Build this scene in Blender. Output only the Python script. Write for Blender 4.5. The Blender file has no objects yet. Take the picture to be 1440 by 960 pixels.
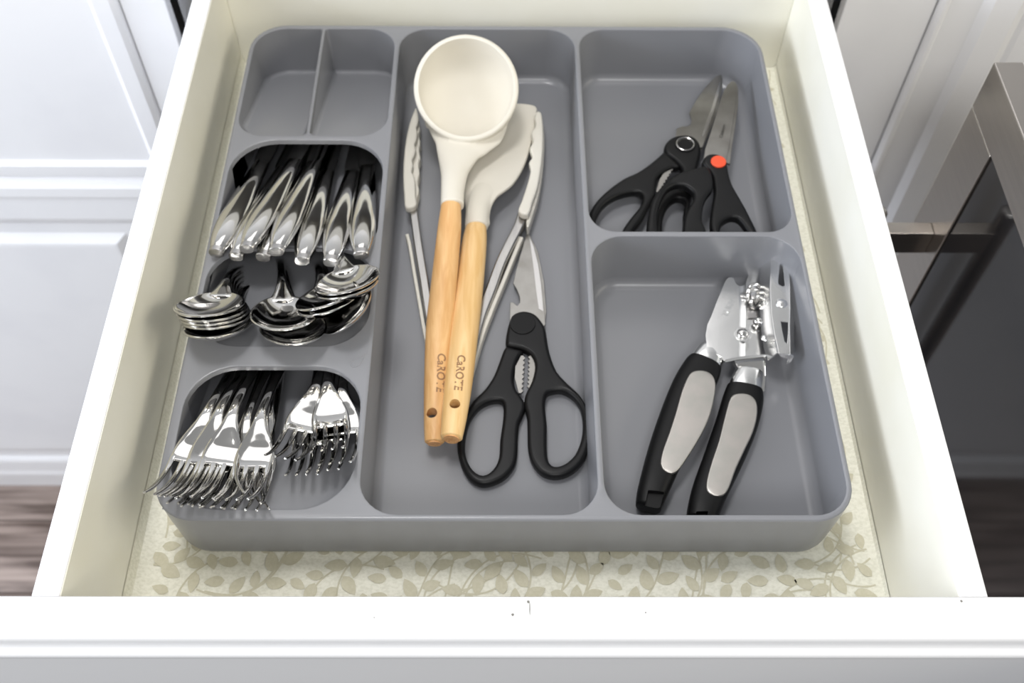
import bpy, bmesh, math, random
from mathutils import Vector, Matrix
random.seed(7)
S = bpy.context.scene
COL = S.collection
# ------------------------------------------------------------------ camera
CAM = Vector((-0.00244, -0.19784, 0.53994)); FPX = 1445.25
_th, _ro, _ya = 0.97586, 0.00953, -0.0090
_Z = Matrix.Rotation(_ya, 3, 'Z')
_F = _Z @ Vector((0, math.cos(_th), -math.sin(_th)))
_U0 = _Z @ Vector((0, math.sin(_th), math.cos(_th)))
_R0 = _Z @ Vector((1, 0, 0))
_R = _R0*math.cos(_ro) + _U0*math.sin(_ro)
_U = _U0*math.cos(_ro) - _R0*math.sin(_ro)
cd = bpy.data.cameras.new('camera'); cam = bpy.data.objects.new('camera', cd); COL.objects.link(cam)
cam.matrix_world = Matrix(((_R.x, _U.x, -_F.x, CAM.x), (_R.y, _U.y, -_F.y, CAM.y), (_R.z, _U.z, -_F.z, CAM.z), (0, 0, 0, 1)))
cd.sensor_width = 36; cd.lens = FPX/1440*36; cd.clip_start = .01
cd.dof.use_dof = True; cd.dof.focus_distance = .62; cd.dof.aperture_fstop = 9
S.camera = cam
# ------------------------------------------------------------------ light
S.view_settings.view_transform = 'Standard'; S.view_settings.look = 'None'
S.view_settings.exposure = 0.08; S.view_settings.gamma = 1.0; S.view_settings.use_curve_mapping = False
W = bpy.data.worlds.new('world'); S.world = W; W.use_nodes = True
W.node_tree.nodes['Background'].inputs[0].default_value = (.98, .99, 1.0, 1)
W.node_tree.nodes['Background'].inputs[1].default_value = 0.32

def area(name, loc, target, sx, sy, power, col):
    l = bpy.data.lights.new(name, 'AREA'); l.shape = 'RECTANGLE'; l.size = sx; l.size_y = sy
    l.energy = power; l.color = col
    o = bpy.data.objects.new(name, l); COL.objects.link(o); o.location = loc
    o.rotation_euler = (Vector(target)-Vector(loc)).to_track_quat('-Z', 'Y').to_euler()
    return o
area('window_light', (-2.1, -.2, .40), (.1, .35, -.15), 1.8, .7, 42, (.80, .87, 1.0))
area('upper_window_light', (-2.0, -.3, .95), (.1, .35, -.15), 1.8, .8, 15, (.95, .97, 1.0))
area('room_light', (2.0, -.3, .9), (0, .3, -.15), 1.8, 1.0, 20, (1.0, .94, .78))
area('ceiling_light', (-.25, .45, 1.9), (0, .3, -.05), .5, .35, 15, (1.0, .99, .98))
area('added_sheen_light', (-.25, 1.45, 1.75), (0, .3, -.05), 1.6, .8, 5, (1.0, .98, .98))  # unseen light added behind, for sheen on the tray's top surfaces
area('front_light', (.1, -1.5, 2.0), (.3, .5, -.2), 1.0, .6, 24, (1.0, .99, .98))  # added fill from the front, lifts the right cabinet

# ------------------------------------------------------------------ helpers
def at(px, py, z, b=0.0):
    """point where the sight line of a pixel meets the real plane height = z + b*Y"""
    d = _F*FPX + _R*(px-720) + _U*(480-py)
    t = (z + b*CAM.y - CAM.z)/(d.z - b*d.y)
    return CAM + d*t
def atY(px, py, Y):
    d = _F*FPX + _R*(px-720) + _U*(480-py)
    return CAM + d*((Y-CAM.y)/d.y)
def mpp(P):
    return (P-CAM).dot(_F)/FPX
def srgb(r, g, b):
    f = lambda c: (c/255/12.92) if c/255 <= .04045 else ((c/255+.055)/1.055)**2.4
    return (f(r), f(g), f(b), 1)
def mat(name, col, rough=.5, metal=0, spec=.5, noise=None, bump=None, coat=0):
    m = bpy.data.materials.new(name); m.use_nodes = True
    nt = m.node_tree; b = nt.nodes['Principled BSDF']
    b.inputs['Base Color'].default_value = col; b.inputs['Roughness'].default_value = rough
    b.inputs['Metallic'].default_value = metal; b.inputs['Specular IOR Level'].default_value = spec
    if coat: b.inputs['Coat Weight'].default_value = coat
    if noise or bump:
        tc = nt.nodes.new('ShaderNodeTexCoord'); mp = nt.nodes.new('ShaderNodeMapping')
        nt.links.new(tc.outputs['Object'], mp.inputs[0])
    if noise:                       # (scale xyz, other colour, low, high)
        sc, c2, lo, hi = noise
        mp.inputs['Scale'].default_value = sc
        n = nt.nodes.new('ShaderNodeTexNoise'); n.inputs['Scale'].default_value = 1; n.inputs['Detail'].default_value = 6
        nt.links.new(mp.outputs[0], n.inputs['Vector'])
        r = nt.nodes.new('ShaderNodeMapRange'); r.inputs['From Min'].default_value = lo; r.inputs['From Max'].default_value = hi
        nt.links.new(n.outputs['Fac'], r.inputs['Value'])
        x = nt.nodes.new('ShaderNodeMix'); x.data_type = 'RGBA'
        x.inputs[6].default_value = col; x.inputs[7].default_value = c2
        nt.links.new(r.outputs[0], x.inputs[0]); nt.links.new(x.outputs[2], b.inputs['Base Color'])
    if bump:                        # (scale, strength, distance)
        n2 = nt.nodes.new('ShaderNodeTexNoise'); n2.inputs['Scale'].default_value = bump[0]; n2.inputs['Detail'].default_value = 4
        nt.links.new(tc.outputs['Object'], n2.inputs['Vector'])
        bp = nt.nodes.new('ShaderNodeBump'); bp.inputs['Strength'].default_value = bump[1]; bp.inputs['Distance'].default_value = bump[2]
        nt.links.new(n2.outputs['Fac'], bp.inputs['Height']); nt.links.new(bp.outputs[0], b.inputs['Normal'])
    return m
M = {
 'paint': mat('white_paint', srgb(232, 232, 233), .38, bump=(60, .08, .001)),
 'cream': mat('cream_drawer_lining', srgb(243, 241, 230), .33, noise=((9, 9, 9), srgb(236, 233, 217), .35, .7)),
 'cabinet': mat('white_cabinet_lacquer', srgb(244, 244, 245), .3, noise=((7, 7, 7), srgb(238, 238, 240), .45, .7)),
 'liner': mat('shelf_liner_paper', srgb(243, 241, 226), .55, noise=((420, 600, 420), srgb(230, 228, 211), .42, .62)),
 'leaf': mat('printed_leaf_ink', srgb(206, 201, 176), .6, noise=((500, 500, 500), srgb(214, 209, 187), .4, .7)),
 'grey': mat('grey_plastic', srgb(130, 131, 135), .28, spec=.45, bump=(1400, .05, .0003)),
 'chrome': mat('polished_steel', (.72, .71, .69, 1), .06, 1),
 'chrome2': mat('stamped_chrome', (.90, .90, .89, 1), .20, 1, bump=(60, .06, .001)),
 'steel': mat('brushed_steel', (.40, .39, .38, 1), .26, 1, noise=((300, 30, 30), (.46, .45, .43, 1), .3, .7)),
 'blade': mat('scissor_steel', (.34, .33, .31, 1), .30, 1, noise=((60, 60, 60), (.27, .26, .24, 1), .4, .7)),
 'edge': mat('ground_steel_edge', (.52, .51, .50, 1), .25, 1),
 'satin': mat('satin_steel_inlay', (.44, .43, .40, 1), .40, 1, noise=((50, 50, 50), (.51, .48, .45, 1), .35, .65)),
 'black': mat('black_plastic', srgb(17, 17, 18), .42, spec=.28, bump=(900, .1, .0003)),
 'softblack': mat('soft_black_rubber', srgb(15, 15, 16), .48, spec=.25),
 'orange': mat('orange_plastic', srgb(236, 84, 48), .4),
 'silicone': mat('cream_silicone', srgb(218, 213, 201), .48, spec=.3),
 'white_sil': mat('white_silicone', srgb(218, 214, 203), .45, spec=.35),
 'ink': mat('burnt_lettering', srgb(150, 112, 78), .6),
 'emb': mat('embossed_mark', (.85, .85, .85, 1), .2, 1),
 'dark': mat('cavity_shade', srgb(30, 28, 26), .8),
 'floorbase': mat('subfloor', srgb(60, 54, 50), .8),
 'app': mat('warm_stainless_steel', (.52, .485, .45, 1), .26, 1, noise=((8, 8, 400), (.57, .53, .49, 1), .35, .65)),
 'appglass': mat('dark_oven_glass', srgb(34, 34, 38), .06, spec=.6, noise=((6, 4, 6), srgb(52, 49, 48), .42, .7)),
 'counter': mat('pale_counter', srgb(200, 198, 192), .3),
 'grime': mat('grime', srgb(120, 118, 112), .7),
}
def wood(name, c1, c2, sx, sy, rough=.45):
    m = bpy.data.materials.new(name); m.use_nodes = True; nt = m.node_tree; b = nt.nodes['Principled BSDF']
    b.inputs['Roughness'].default_value = rough
    tc = nt.nodes.new('ShaderNodeTexCoord'); mp = nt.nodes.new('ShaderNodeMapping'); mp.inputs['Scale'].default_value = (sx, sy, sx)
    nt.links.new(tc.outputs['Object'], mp.inputs[0])
    n = nt.nodes.new('ShaderNodeTexNoise'); n.inputs['Scale'].default_value = 1; n.inputs['Detail'].default_value = 8; n.inputs['Distortion'].default_value = .6
    nt.links.new(mp.outputs[0], n.inputs['Vector'])
    r = nt.nodes.new('ShaderNodeValToRGB'); r.color_ramp.elements[0].position = .36; r.color_ramp.elements[1].position = .66
    r.color_ramp.elements[0].color = c1; r.color_ramp.elements[1].color = c2
    nt.links.new(n.outputs['Fac'], r.inputs[0]); nt.links.new(r.outputs[0], b.inputs['Base Color'])
    return m
M['beech'] = wood('beech_wood', srgb(214, 164, 106), srgb(229, 186, 130), 260, 22)
M['beech2'] = wood('pale_beech_wood', srgb(222, 180, 118), srgb(236, 202, 148), 220, 18)
M['endgrain'] = wood('beech_end_grain', srgb(198, 142, 88), srgb(222, 172, 118), 500, 500)
M['plank'] = wood('weathered_plank', srgb(84, 70, 63), srgb(166, 150, 141), 4, 55, .5)

def finish(bm, sharp=38):
    bmesh.ops.recalc_face_normals(bm, faces=bm.faces)
    for f in bm.faces: f.smooth = True
    for e in bm.edges:
        e.smooth = not (len(e.link_faces) != 2 or e.calc_face_angle(3) > math.radians(sharp))
def obj(name, bm, m, parent=None, sharp=38):
    finish(bm, sharp)
    me = bpy.data.meshes.new(name)
    if parent is not None and parent.get('_loc') is not None:
        L = Vector(parent['_loc'])
        for v in bm.verts: v.co -= L
    bm.to_mesh(me); bm.free(); me.materials.append(M[m] if isinstance(m, str) else m)
    o = bpy.data.objects.new(name, me); COL.objects.link(o)
    if parent is not None:
        o.parent = parent
    return o
def sub(name, bm, m, part, root, sharp=38):
    """a sub-part of `part`, whose thing is `root`"""
    L = root.get('_loc')
    if L is not None:
        for v in bm.verts: v.co -= Vector(L)
    finish(bm, sharp)
    me = bpy.data.meshes.new(name); bm.to_mesh(me); bm.free(); me.materials.append(M[m] if isinstance(m, str) else m)
    o = bpy.data.objects.new(name, me); COL.objects.link(o); o.parent = part
    return o
def thing(name, label, cat, loc=None, group=None):
    o = bpy.data.objects.new(name, None); COL.objects.link(o); o.empty_display_size = .02
    if loc is not None: o.location = loc; o['_loc'] = list(loc)
    tag(o, label, cat, group); return o
def tag(o, label=None, cat=None, group=None, kind=None):
    if label: o['label'] = label
    if cat: o['category'] = cat
    if group: o['group'] = group
    if kind: o['kind'] = kind
    return o
def struct(o): o['kind'] = 'structure'; return o
def box(bm, x0, x1, y0, y1, z0, z1, bev=0):
    vs = [bm.verts.new((x, y, z)) for x in (x0, x1) for y in (y0, y1) for z in (z0, z1)]
    fs = [bm.faces.new([vs[i] for i in q]) for q in ((0,1,3,2), (4,6,7,5), (0,4,5,1), (2,3,7,6), (0,2,6,4), (1,5,7,3))]
    if bev:
        es = list({e for f in fs for e in f.edges})
        bmesh.ops.bevel(bm, geom=es, offset=bev, segments=3, affect='EDGES', profile=.5)
    return bm
def nb(): return bmesh.new()
def cr(pts, n=6, closed=False):
    """smooth curve through points (any dimension)"""
    P = [Vector(p) for p in pts]; N = len(P); out = []
    segs = N if closed else N-1
    for i in range(segs):
        if closed: a, b, c, d = P[(i-1) % N], P[i], P[(i+1) % N], P[(i+2) % N]
        else: a, b, c, d = P[max(i-1, 0)], P[i], P[i+1], P[min(i+2, N-1)]
        for k in range(n):
            t = k/n
            out.append(.5*((2*b) + (c-a)*t + (2*a-5*b+4*c-d)*t*t + (3*b-a-3*c+d)*t**3))
    if not closed: out.append(P[-1])
    return out
def loft(bm, path, wd, ht, up=(0, 0, 1), n=20, ex=2.0, closed=False, smooth=0, dome=0):
    """tube along path; full widths wd, full heights ht; returns frames"""
    if smooth:
        k = []
        for p, w, h in zip(path, wd, ht): k.append(list(p)+[w, h])
        k = _crn(k, smooth, closed)
        path = [Vector(q[:3]) for q in k]; wd = [q[3] for q in k]; ht = [q[4] for q in k]
    up = Vector(up); N = len(path); rings = []; fr = []
    for i, p in enumerate(path):
        p = Vector(p)
        if closed: t = (Vector(path[(i+1) % N])-Vector(path[i-1]))
        else: t = Vector(path[min(i+1, N-1)])-Vector(path[max(i-1, 0)])
        t.normalize(); s = t.cross(up).normalized(); nn = s.cross(t).normalized()
        ring = []
        for k in range(n):
            a = 2*math.pi*k/n; c, q = math.cos(a), math.sin(a)
            c = math.copysign(abs(c)**(2/ex), c); q = math.copysign(abs(q)**(2/ex), q)
            ring.append(bm.verts.new(p + s*(c*wd[i]/2) + nn*(q*ht[i]/2)))
        rings.append(ring); fr.append((p, t, s, nn, wd[i], ht[i]))
    m = N if closed else N-1
    for i in range(m):
        a, b = rings[i], rings[(i+1) % N]
        for k in range(n):
            bm.faces.new((a[k], a[(k+1) % n], b[(k+1) % n], b[k]))
    if not closed:
        for ring, sg, j in ((rings[0], -1, 0), (rings[-1], 1, -1)):
            if dome:
                p, t, s, nn, w, h = fr[j]; prev = ring
                for q in (.5, .85):
                    r2 = [bm.verts.new(p + (v.co-p)*math.sqrt(1-q*q) + t*sg*dome*q) for v in ring]
                    for k in range(n): bm.faces.new((prev[k], prev[(k+1) % n], r2[(k+1) % n], r2[k]))
                    prev = r2
                bm.faces.new(prev)
            else: bm.faces.new(ring)
    return fr
def _crn(P, n, closed):
    N = len(P); out = []; D = len(P[0])
    for i in range(N if closed else N-1):
        if closed: a, b, c, d = P[(i-1) % N], P[i], P[(i+1) % N], P[(i+2) % N]
        else: a, b, c, d = P[max(i-1, 0)], P[i], P[i+1], P[min(i+2, N-1)]
        for k in range(n):
            t = k/n
            out.append([.5*(2*b[j] + (c[j]-a[j])*t + (2*a[j]-5*b[j]+4*c[j]-d[j])*t*t + (3*b[j]-a[j]-3*c[j]+d[j])*t**3) for j in range(D)])
    if not closed: out.append(list(P[-1]))
    return out
def plate(outer, nrm, th, holes=(), bev=0, seg=2):
    """flat slab: outer loop (world points, top side), thickness th along -nrm; holes; rounded edges"""
    nrm = Vector(nrm).normalized(); bm = nb()
    loops = [list(outer)]+[list(h) for h in holes]
    def inset(L, d, hole):
        # move each point inward along the in-plane normal
        N = len(L); out = []
        ar = sum(((Vector(L[i])).cross(Vector(L[(i+1) % N]))).dot(nrm) for i in range(N))
        sg = 1 if ar > 0 else -1
        if hole: sg = -sg
        for i in range(N):
            t = (Vector(L[(i+1) % N])-Vector(L[i-1])).normalized()
            out.append(Vector(L[i]) + nrm.cross(t)*sg*d)
        return out
    top_edges = []; bot_edges = []
    for li, L in enumerate(loops):
        if bev:
            prof = []
            for k in range(seg+1):
                a = math.pi/2*k/seg; prof.append((bev*(1-math.sin(a)), bev*(1-math.cos(a))))
            prof += [(i_, th-d_) for i_, d_ in reversed(prof)]
        else: prof = [(0, 0), (0, th)]
        rings = []
        for ins, dep in prof:
            R = inset(L, ins, li > 0) if ins > 0 else [Vector(q) for q in L]
            rings.append([bm.verts.new(q - nrm*dep) for q in R])
        N = len(L)
        for a, b in zip(rings, rings[1:]):
            for k in range(N): bm.faces.new((a[k], a[(k+1) % N], b[(k+1) % N], b[k]))
        top_edges += [bm.edges.get((rings[0][k], rings[0][(k+1) % N])) for k in range(N)]
        bot_edges += [bm.edges.get((rings[-1][k], rings[-1][(k+1) % N])) for k in range(N)]
    bmesh.ops.triangle_fill(bm, use_beauty=True, edges=top_edges, normal=nrm)
    bmesh.ops.triangle_fill(bm, use_beauty=True, edges=bot_edges, normal=-nrm)
    return bm
def merge(dst, src):
    me = bpy.data.meshes.new('tmp'); src.to_mesh(me); src.free(); dst.from_mesh(me); bpy.data.meshes.remove(me); return dst
def disc(c, nrm, r, h, n=28, bev=0, side=None):
    nrm = Vector(nrm).normalized(); a = nrm.orthogonal().normalized(); b = nrm.cross(a)
    return plate([Vector(c)+a*r*math.cos(2*math.pi*k/n)+b*r*math.sin(2*math.pi*k/n) for k in range(n)], nrm, h, bev=bev, seg=3)
def ringtorus(bm, c, nrm, r, w, n=32, m=10):
    nrm = Vector(nrm).normalized(); a = nrm.orthogonal().normalized(); b = nrm.cross(a)
    loft(bm, [Vector(c)+a*r*math.cos(2*math.pi*k/n)+b*r*math.sin(2*math.pi*k/n) for k in range(n)], [w]*n, [w]*n, up=nrm, n=m, closed=True)
def text_bm(s, size, ext=0.00008):
    cu = bpy.data.curves.new('txt', 'FONT'); cu.body = s; cu.size = size; cu.extrude = ext
    cu.align_x = 'CENTER'; cu.align_y = 'CENTER'; cu.resolution_u = 3; cu.offset = size*.022
    o = bpy.data.objects.new('txt', cu); COL.objects.link(o)
    bpy.context.view_layer.update()
    me = bpy.data.meshes.new_from_object(o.evaluated_get(bpy.context.evaluated_depsgraph_get()))
    bm = nb(); bm.from_mesh(me); bpy.data.objects.remove(o); bpy.data.curves.remove(cu); bpy.data.meshes.remove(me)
    return bm
def bake(o):
    """apply the modifiers of o"""
    bpy.context.view_layer.update()
    me = bpy.data.meshes.new_from_object(o.evaluated_get(bpy.context.evaluated_depsgraph_get()))
    old = o.data; o.modifiers.clear(); o.data = me; bpy.data.meshes.remove(old); me.name = o.name
    for p_ in me.polygons: p_.use_smooth = True
def cut(o, cutter_bm):
    me = bpy.data.meshes.new('cut'); bmesh.ops.recalc_face_normals(cutter_bm, faces=cutter_bm.faces); cutter_bm.to_mesh(me); cutter_bm.free()
    c = bpy.data.objects.new('cut', me); COL.objects.link(c)
    if o.parent is not None: c.location = o.parent.location*-1
    # object data is stored relative to the parent, so compare in that frame
    pa = o.parent; o.parent = None
    md = o.modifiers.new('b', 'BOOLEAN'); md.object = c; md.operation = 'DIFFERENCE'; md.solver = 'EXACT'
    bake(o); o.parent = pa
    bpy.data.objects.remove(c); bpy.data.meshes.remove(me)
    bm = nb(); bm.from_mesh(o.data); finish(bm, 35); bm.to_mesh(o.data); bm.free()
def rrect(x0, x1, y0, y1, r, n=8):
    """rounded rectangle, counter-clockwise; r = one radius or four (front-left, front-right, back-right, back-left)"""
    rs = r if isinstance(r, (tuple, list)) else (r,)*4; out = []
    for (cx, cy, a0, q) in ((x0+rs[0], y0+rs[0], 180, rs[0]), (x1-rs[1], y0+rs[1], 270, rs[1]), (x1-rs[2], y1-rs[2], 0, rs[2]), (x0+rs[3], y1-rs[3], 90, rs[3])):
        for k in range(n+1):
            a = math.radians(a0+90*k/n); out.append((cx+q*math.cos(a), cy+q*math.sin(a)))
    return out

ZB = -0.1015                    # inside bottom of the drawer
ZR = -0.0430                    # rim of the organiser
ZF = ZB+.003                    # floor of the deep compartments
XI, XO, YB = .2443, .26, .5418
# ------------------------------------------------------------------ the room shell
FZ = -1.10
YF = .575                       # plane of the cabinet fronts
def nested(rects, yback):
    """moulded front: rectangles (x0, x1, z0, z1, y) from the outside in, mitred into each other"""
    bm = nb(); rects = [rects[0][:4]+(yback,)]+list(rects); prev = None
    for (x0, x1, z0, z1, y) in rects:
        r = [bm.verts.new(q) for q in ((x0, y, z0), (x1, y, z0), (x1, y, z1), (x0, y, z1))]
        if prev:
            for k in range(4): bm.faces.new((prev[k], prev[(k+1) % 4], r[(k+1) % 4], r[k]))
        else: bm.faces.new(r)
        prev = r
    bm.faces.new(prev); return bm
def ins(x0, x1, z0, z1, prof):
    return [(x0+d, x1-d, z0+d, z1-d, YF-h) for d, h in prof]
fl = struct(obj('floor', box(nb(), -3, 3, -2.5, 2.2, FZ-.06, FZ-.012), 'floorbase'))
rng = random.Random(3)
for r in range(9):
    y0 = .02+r*.13; x = -1.45-rng.random()*.5
    while x < -.1:
        L = .9+rng.random()*.4
        o = obj('plank', box(nb(), x, x+L-.002, y0, y0+.1275, FZ-.012, FZ, .0012), 'plank', fl)
        x += L
struct(obj('wall_back', box(nb(), -3, 3, 2.2, 2.28, FZ, 2.3), 'paint'))

EDGE = [(0, .010), (.0015, .014), (.006, .0178), (.012, .018)]
# cabinet to the left of the open drawer
cabL = thing('base_cabinet', 'white cabinet left of the open drawer, with a drawer front above a panelled door', 'cabinet')
DF = EDGE+[(.021, .018), (.0235, .0150), (.026, .0135), (.030, .0135)]
DO = [(0, .008), (.003, .013), (.010, .0172), (.022, .0182), (.030, .0165), (.034, .0165), (.060, .0165), (.066, .0152), (.073, .0114), (.080, .0106), (.090, .0112), (.103, .0170), (.108, .0178), (.112, .0180)]
obj('drawer_front', nested(ins(-1.25, -.348, -.2715, .02, DF), YF), 'cabinet', cabL, 12)
obj('cabinet_door', nested(ins(-1.25, -.348, -.982, -.2755, DO), YF), 'cabinet', cabL, 12)
b = box(nb(), -.3465, -.3065, YF-.012, YF+.02, -1.0, 0.03, .001); obj('face_frame', b, 'cabinet', cabL)
b = box(nb(), -1.25, -.3065, YF+.0005, YF+.02, -1.0, 0.02); box(b, -.325, -.3065, YF+.02, 1.15, -1.0, .02)
box(b, -1.25, -.3065, YF+.03, YF+.05, FZ, -1.0)
obj('carcass', b, 'cabinet', cabL)
# cabinet to the right
cabR = thing('base_cabinet', 'white cabinet front with ribbed moulding, right of the drawer behind the dark glass appliance', 'cabinet')
obj('face_frame', box(nb(), .2985, .379, YF-.012, YF+.02, -1.0, .02, .001), 'cabinet', cabR)
DR = [(0, .010), (.0015, .014), (.004, .0165), (.007, .0165), (.010, .0135), (.038, .0135), (.041, .016), (.046, .0195), (.070, .0195), (.076, .0165), (.081, .0105), (.086, .0125), (.090, .0125)]
obj('cabinet_door', nested(ins(.381, 1.2, -.98, .055, DR), YF), 'cabinet', cabR, 12)
b = box(nb(), .2985, 1.2, YF+.0005, YF+.02, -1.0, .02); box(b, .2985, .318, YF+.02, 1.15, -1.0, .02)
obj('carcass', b, 'cabinet', cabR)
struct(obj('shade_back_1', box(nb(), -.3065, .2985, YF+.45, YF+.47, -1.0, .02), 'dark'))  # sheet behind the opening, its dark colour stands in for the cavity's shade
# cabinet front below the open drawer
cabC = thing('base_cabinet', 'white cabinet directly underneath the open drawer', 'cabinet')
obj('cabinet_door', nested(ins(-.30, .292, -.982, -.16, DO), YF), 'cabinet', cabC, 12)

# worktop over the cabinets (above the picture, seen only mirrored in the cutlery)
wt = thing('worktop', 'pale kitchen worktop above the cabinets and the open drawer', 'worktop')
obj('slab', box(nb(), -1.3, 1.3, .56, 1.22, .06, .1, .004), 'counter', wt)

# ------------------------------------------------------------------ the open drawer
drw = thing('drawer', 'open white kitchen drawer pulled out toward the viewer, holding the grey cutlery tray', 'drawer')
for sg, nm in ((-1, 'left'), (1, 'right')):
    q = sorted((sg*XO, sg*(XI+.0004)))
    sp_ = obj('side_panel', box(nb(), q[0], q[1], 0, .60, ZB-.018, 0, .0008), 'paint', drw); sp_['label'] = nm+' side panel'
    q = sorted((sg*(XI+.0004), sg*XI)); sub('lining', box(nb(), q[0], q[1], .0004, .60, ZB-.017, -.0010), 'cream', sp_, drw)
obj('back_panel', box(nb(), -XI, XI, YB, YB+.014, ZB-.012, -.0035, .0006), 'cream', drw)
obj('bottom_panel', box(nb(), -XI, XI, .0, YB, ZB-.008, ZB-.0003), 'cream', drw)
prof = [(.0, -.15), (.0, .0008), (-.0008, .0015), (-.0195, .0015), (-.0218, .0008), (-.0232, -.0008), (-.0238, -.0035), (-.0236, -.0065), (-.0240, -.0085), (-.0252, -.0095),
        (-.0272, -.0105), (-.0286, -.0120), (-.0288, -.0150), (-.0272, -.0175), (-.0245, -.0185), (-.0240, -.0200), (-.0240, -.185), (-.02, -.19), (0, -.19)]
bm = nb(); ra = [bm.verts.new((-.345, y, z)) for y, z in prof]; rb = [bm.verts.new((.345, y, z)) for y, z in prof]
for k in range(len(prof)): q = (k+1) % len(prof); bm.faces.new((ra[k], ra[q], rb[q], rb[k]))
bm.faces.new(ra); bm.faces.new(rb)
fp = obj('front_panel', bm, 'paint', drw, 60)
# chips and cracks in the paint of the front edge
def dab(px, py, rx, ry, z=.00155):
    P = at(px, py, z); bm = nb(); n = 9
    c = bm.verts.new(P); r = [bm.verts.new(P+Vector((rx*math.cos(6.283*k/n)*(.8+.4*rng.random()), ry*math.sin(6.283*k/n)*(.8+.4*rng.random()), 0))) for k in range(n)]
    for k in range(n): bm.faces.new((c, r[k], r[(k+1) % n]))
    return bm
bm = nb()
for a in ((721, 864, .0008, .0008), (743, 846, .0008, .0008), (745, 855, .0003, .004), (526, 868, .0004, .0004), (908, 861, .0005, .0004), (1352, 845, .0007, .0007)):
    merge(bm, dab(*a))
obj('paint_chip', bm, 'grime', drw)['kind'] = 'stuff'

# shelf liner with its leaf print
lin = thing('shelf_liner', 'cream shelf liner printed with beige leaves, lying on the drawer bottom', 'shelf liner')
bm = nb(); X = [-.2440, -.2437, -.2420, -.2370, -.225, 0, .236, .2425, .2438]; Z = [.0150, .0100, .0045, .0012, 0, 0, 0, .0006, .004]
g = [[bm.verts.new((x, y, ZB+z)) for x, z in zip(X, Z)] for y in (.0006, .15, .3, .45, YB-.0006)]
for a, c in zip(g, g[1:]):
    for k in range(len(X)-1): bm.faces.new((a[k], a[k+1], c[k+1], c[k]))
obj('sheet', bm, 'liner', lin)
def lz(x):
    if x < -.225: return ZB+.0005+.0145*max(0, (-.2255-x)/.0185)**2.4
    return ZB+.0005
leaves = nb(); placed = []
def leaf(x, y, a, L, Wd):
    n = 5; v = leaves.verts.new
    lf = []; rt = []; ca, sa = math.cos(a), math.sin(a)
    mk = lambda u, w: v((x+ca*u-sa*w, y+sa*u+ca*w, lz(x+ca*u-sa*w)))
    tip0 = mk(-L/2, 0); tip1 = mk(L/2, 0)
    for k in range(1, n+1):
        t = k/(n+1); w = Wd/2*math.sin(math.pi*t**.8)**.8
        lf.append(mk(-L/2+L*t, w)); rt.append(mk(-L/2+L*t, -w))
    A = [tip0]+lf+[tip1]+rt[::-1]; leaves.faces.new(A)
def inside(x, y, m=.007):
    return -.236+m < x < .2405-m and m*.6 < y < YB-m and not (-.205 < x < .20 and .09 < y)
rl = random.Random(11)
nst = [0]
def stem(x, y, a, n, curl):
    pts = []; nst[0] += 1
    for k in range(n):
        pts.append((x, y, a)); x += math.cos(a)*.004; y += math.sin(a)*.004; a += curl*math.sin(k*.16+.5)+rl.uniform(-.03, .03)
    for k in range(len(pts)-1):
        (x0, y0, a0), (x1, y1, a1) = pts[k], pts[k+1]
        if not (inside(x0, y0, .002) and inside(x1, y1, .002)): continue
        w = .0006; q = [(x0-math.sin(a0)*w, y0+math.cos(a0)*w), (x0+math.sin(a0)*w, y0-math.cos(a0)*w), (x1+math.sin(a1)*w, y1-math.cos(a1)*w), (x1-math.sin(a1)*w, y1+math.cos(a1)*w)]
        leaves.faces.new([leaves.verts.new((i, j, lz(i)-.00038+2.2e-6*nst[0])) for i, j in q])
    sd = 1
    for k in range(2, len(pts), 2):
        x0, y0, a0 = pts[k]; sd = -sd; L = rl.uniform(.0115, .016)
        aa = a0+sd*rl.uniform(.55, .95); cx = x0+math.cos(aa)*(L/2+.0012); cy = y0+math.sin(aa)*(L/2+.0012)
        if not inside(cx, cy): continue
        if any((cx-u)**2+(cy-w)**2 < .0105**2 for u, w in placed): continue
        placed.append((cx, cy)); leaf(cx, cy, aa, L, L*rl.uniform(.52, .62))
for k in range(60): stem(rl.uniform(-.24, .24), rl.uniform(0, .08), rl.uniform(-.6, .6)+(math.pi if rl.random() < .5 else 0), 26, .13)
for k in range(60): stem(rl.choice([rl.uniform(.205, .24), rl.uniform(-.24, -.21)]), rl.uniform(.05, .54), rl.uniform(-.4, .4)+math.pi/2, 26, .13)
for k in range(2500):
    cx, cy = (rl.uniform(-.236, .24), rl.uniform(0, .09)) if k % 2 else (rl.choice([rl.uniform(.205, .24), rl.uniform(-.24, -.21)]), rl.uniform(.05, .54))
    if inside(cx, cy) and not any((cx-u)**2+(cy-w)**2 < .0100**2 for u, w in placed):
        placed.append((cx, cy)); L = rl.uniform(.011, .015); leaf(cx, cy, rl.uniform(0, 6.28), L, L*.55)
bmesh.ops.triangulate(leaves, faces=leaves.faces)
pl = tag(obj('printed_leaves', leaves, 'leaf', lin), kind='stuff')
for f_ in pl.data.polygons: f_.use_smooth = False

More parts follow.
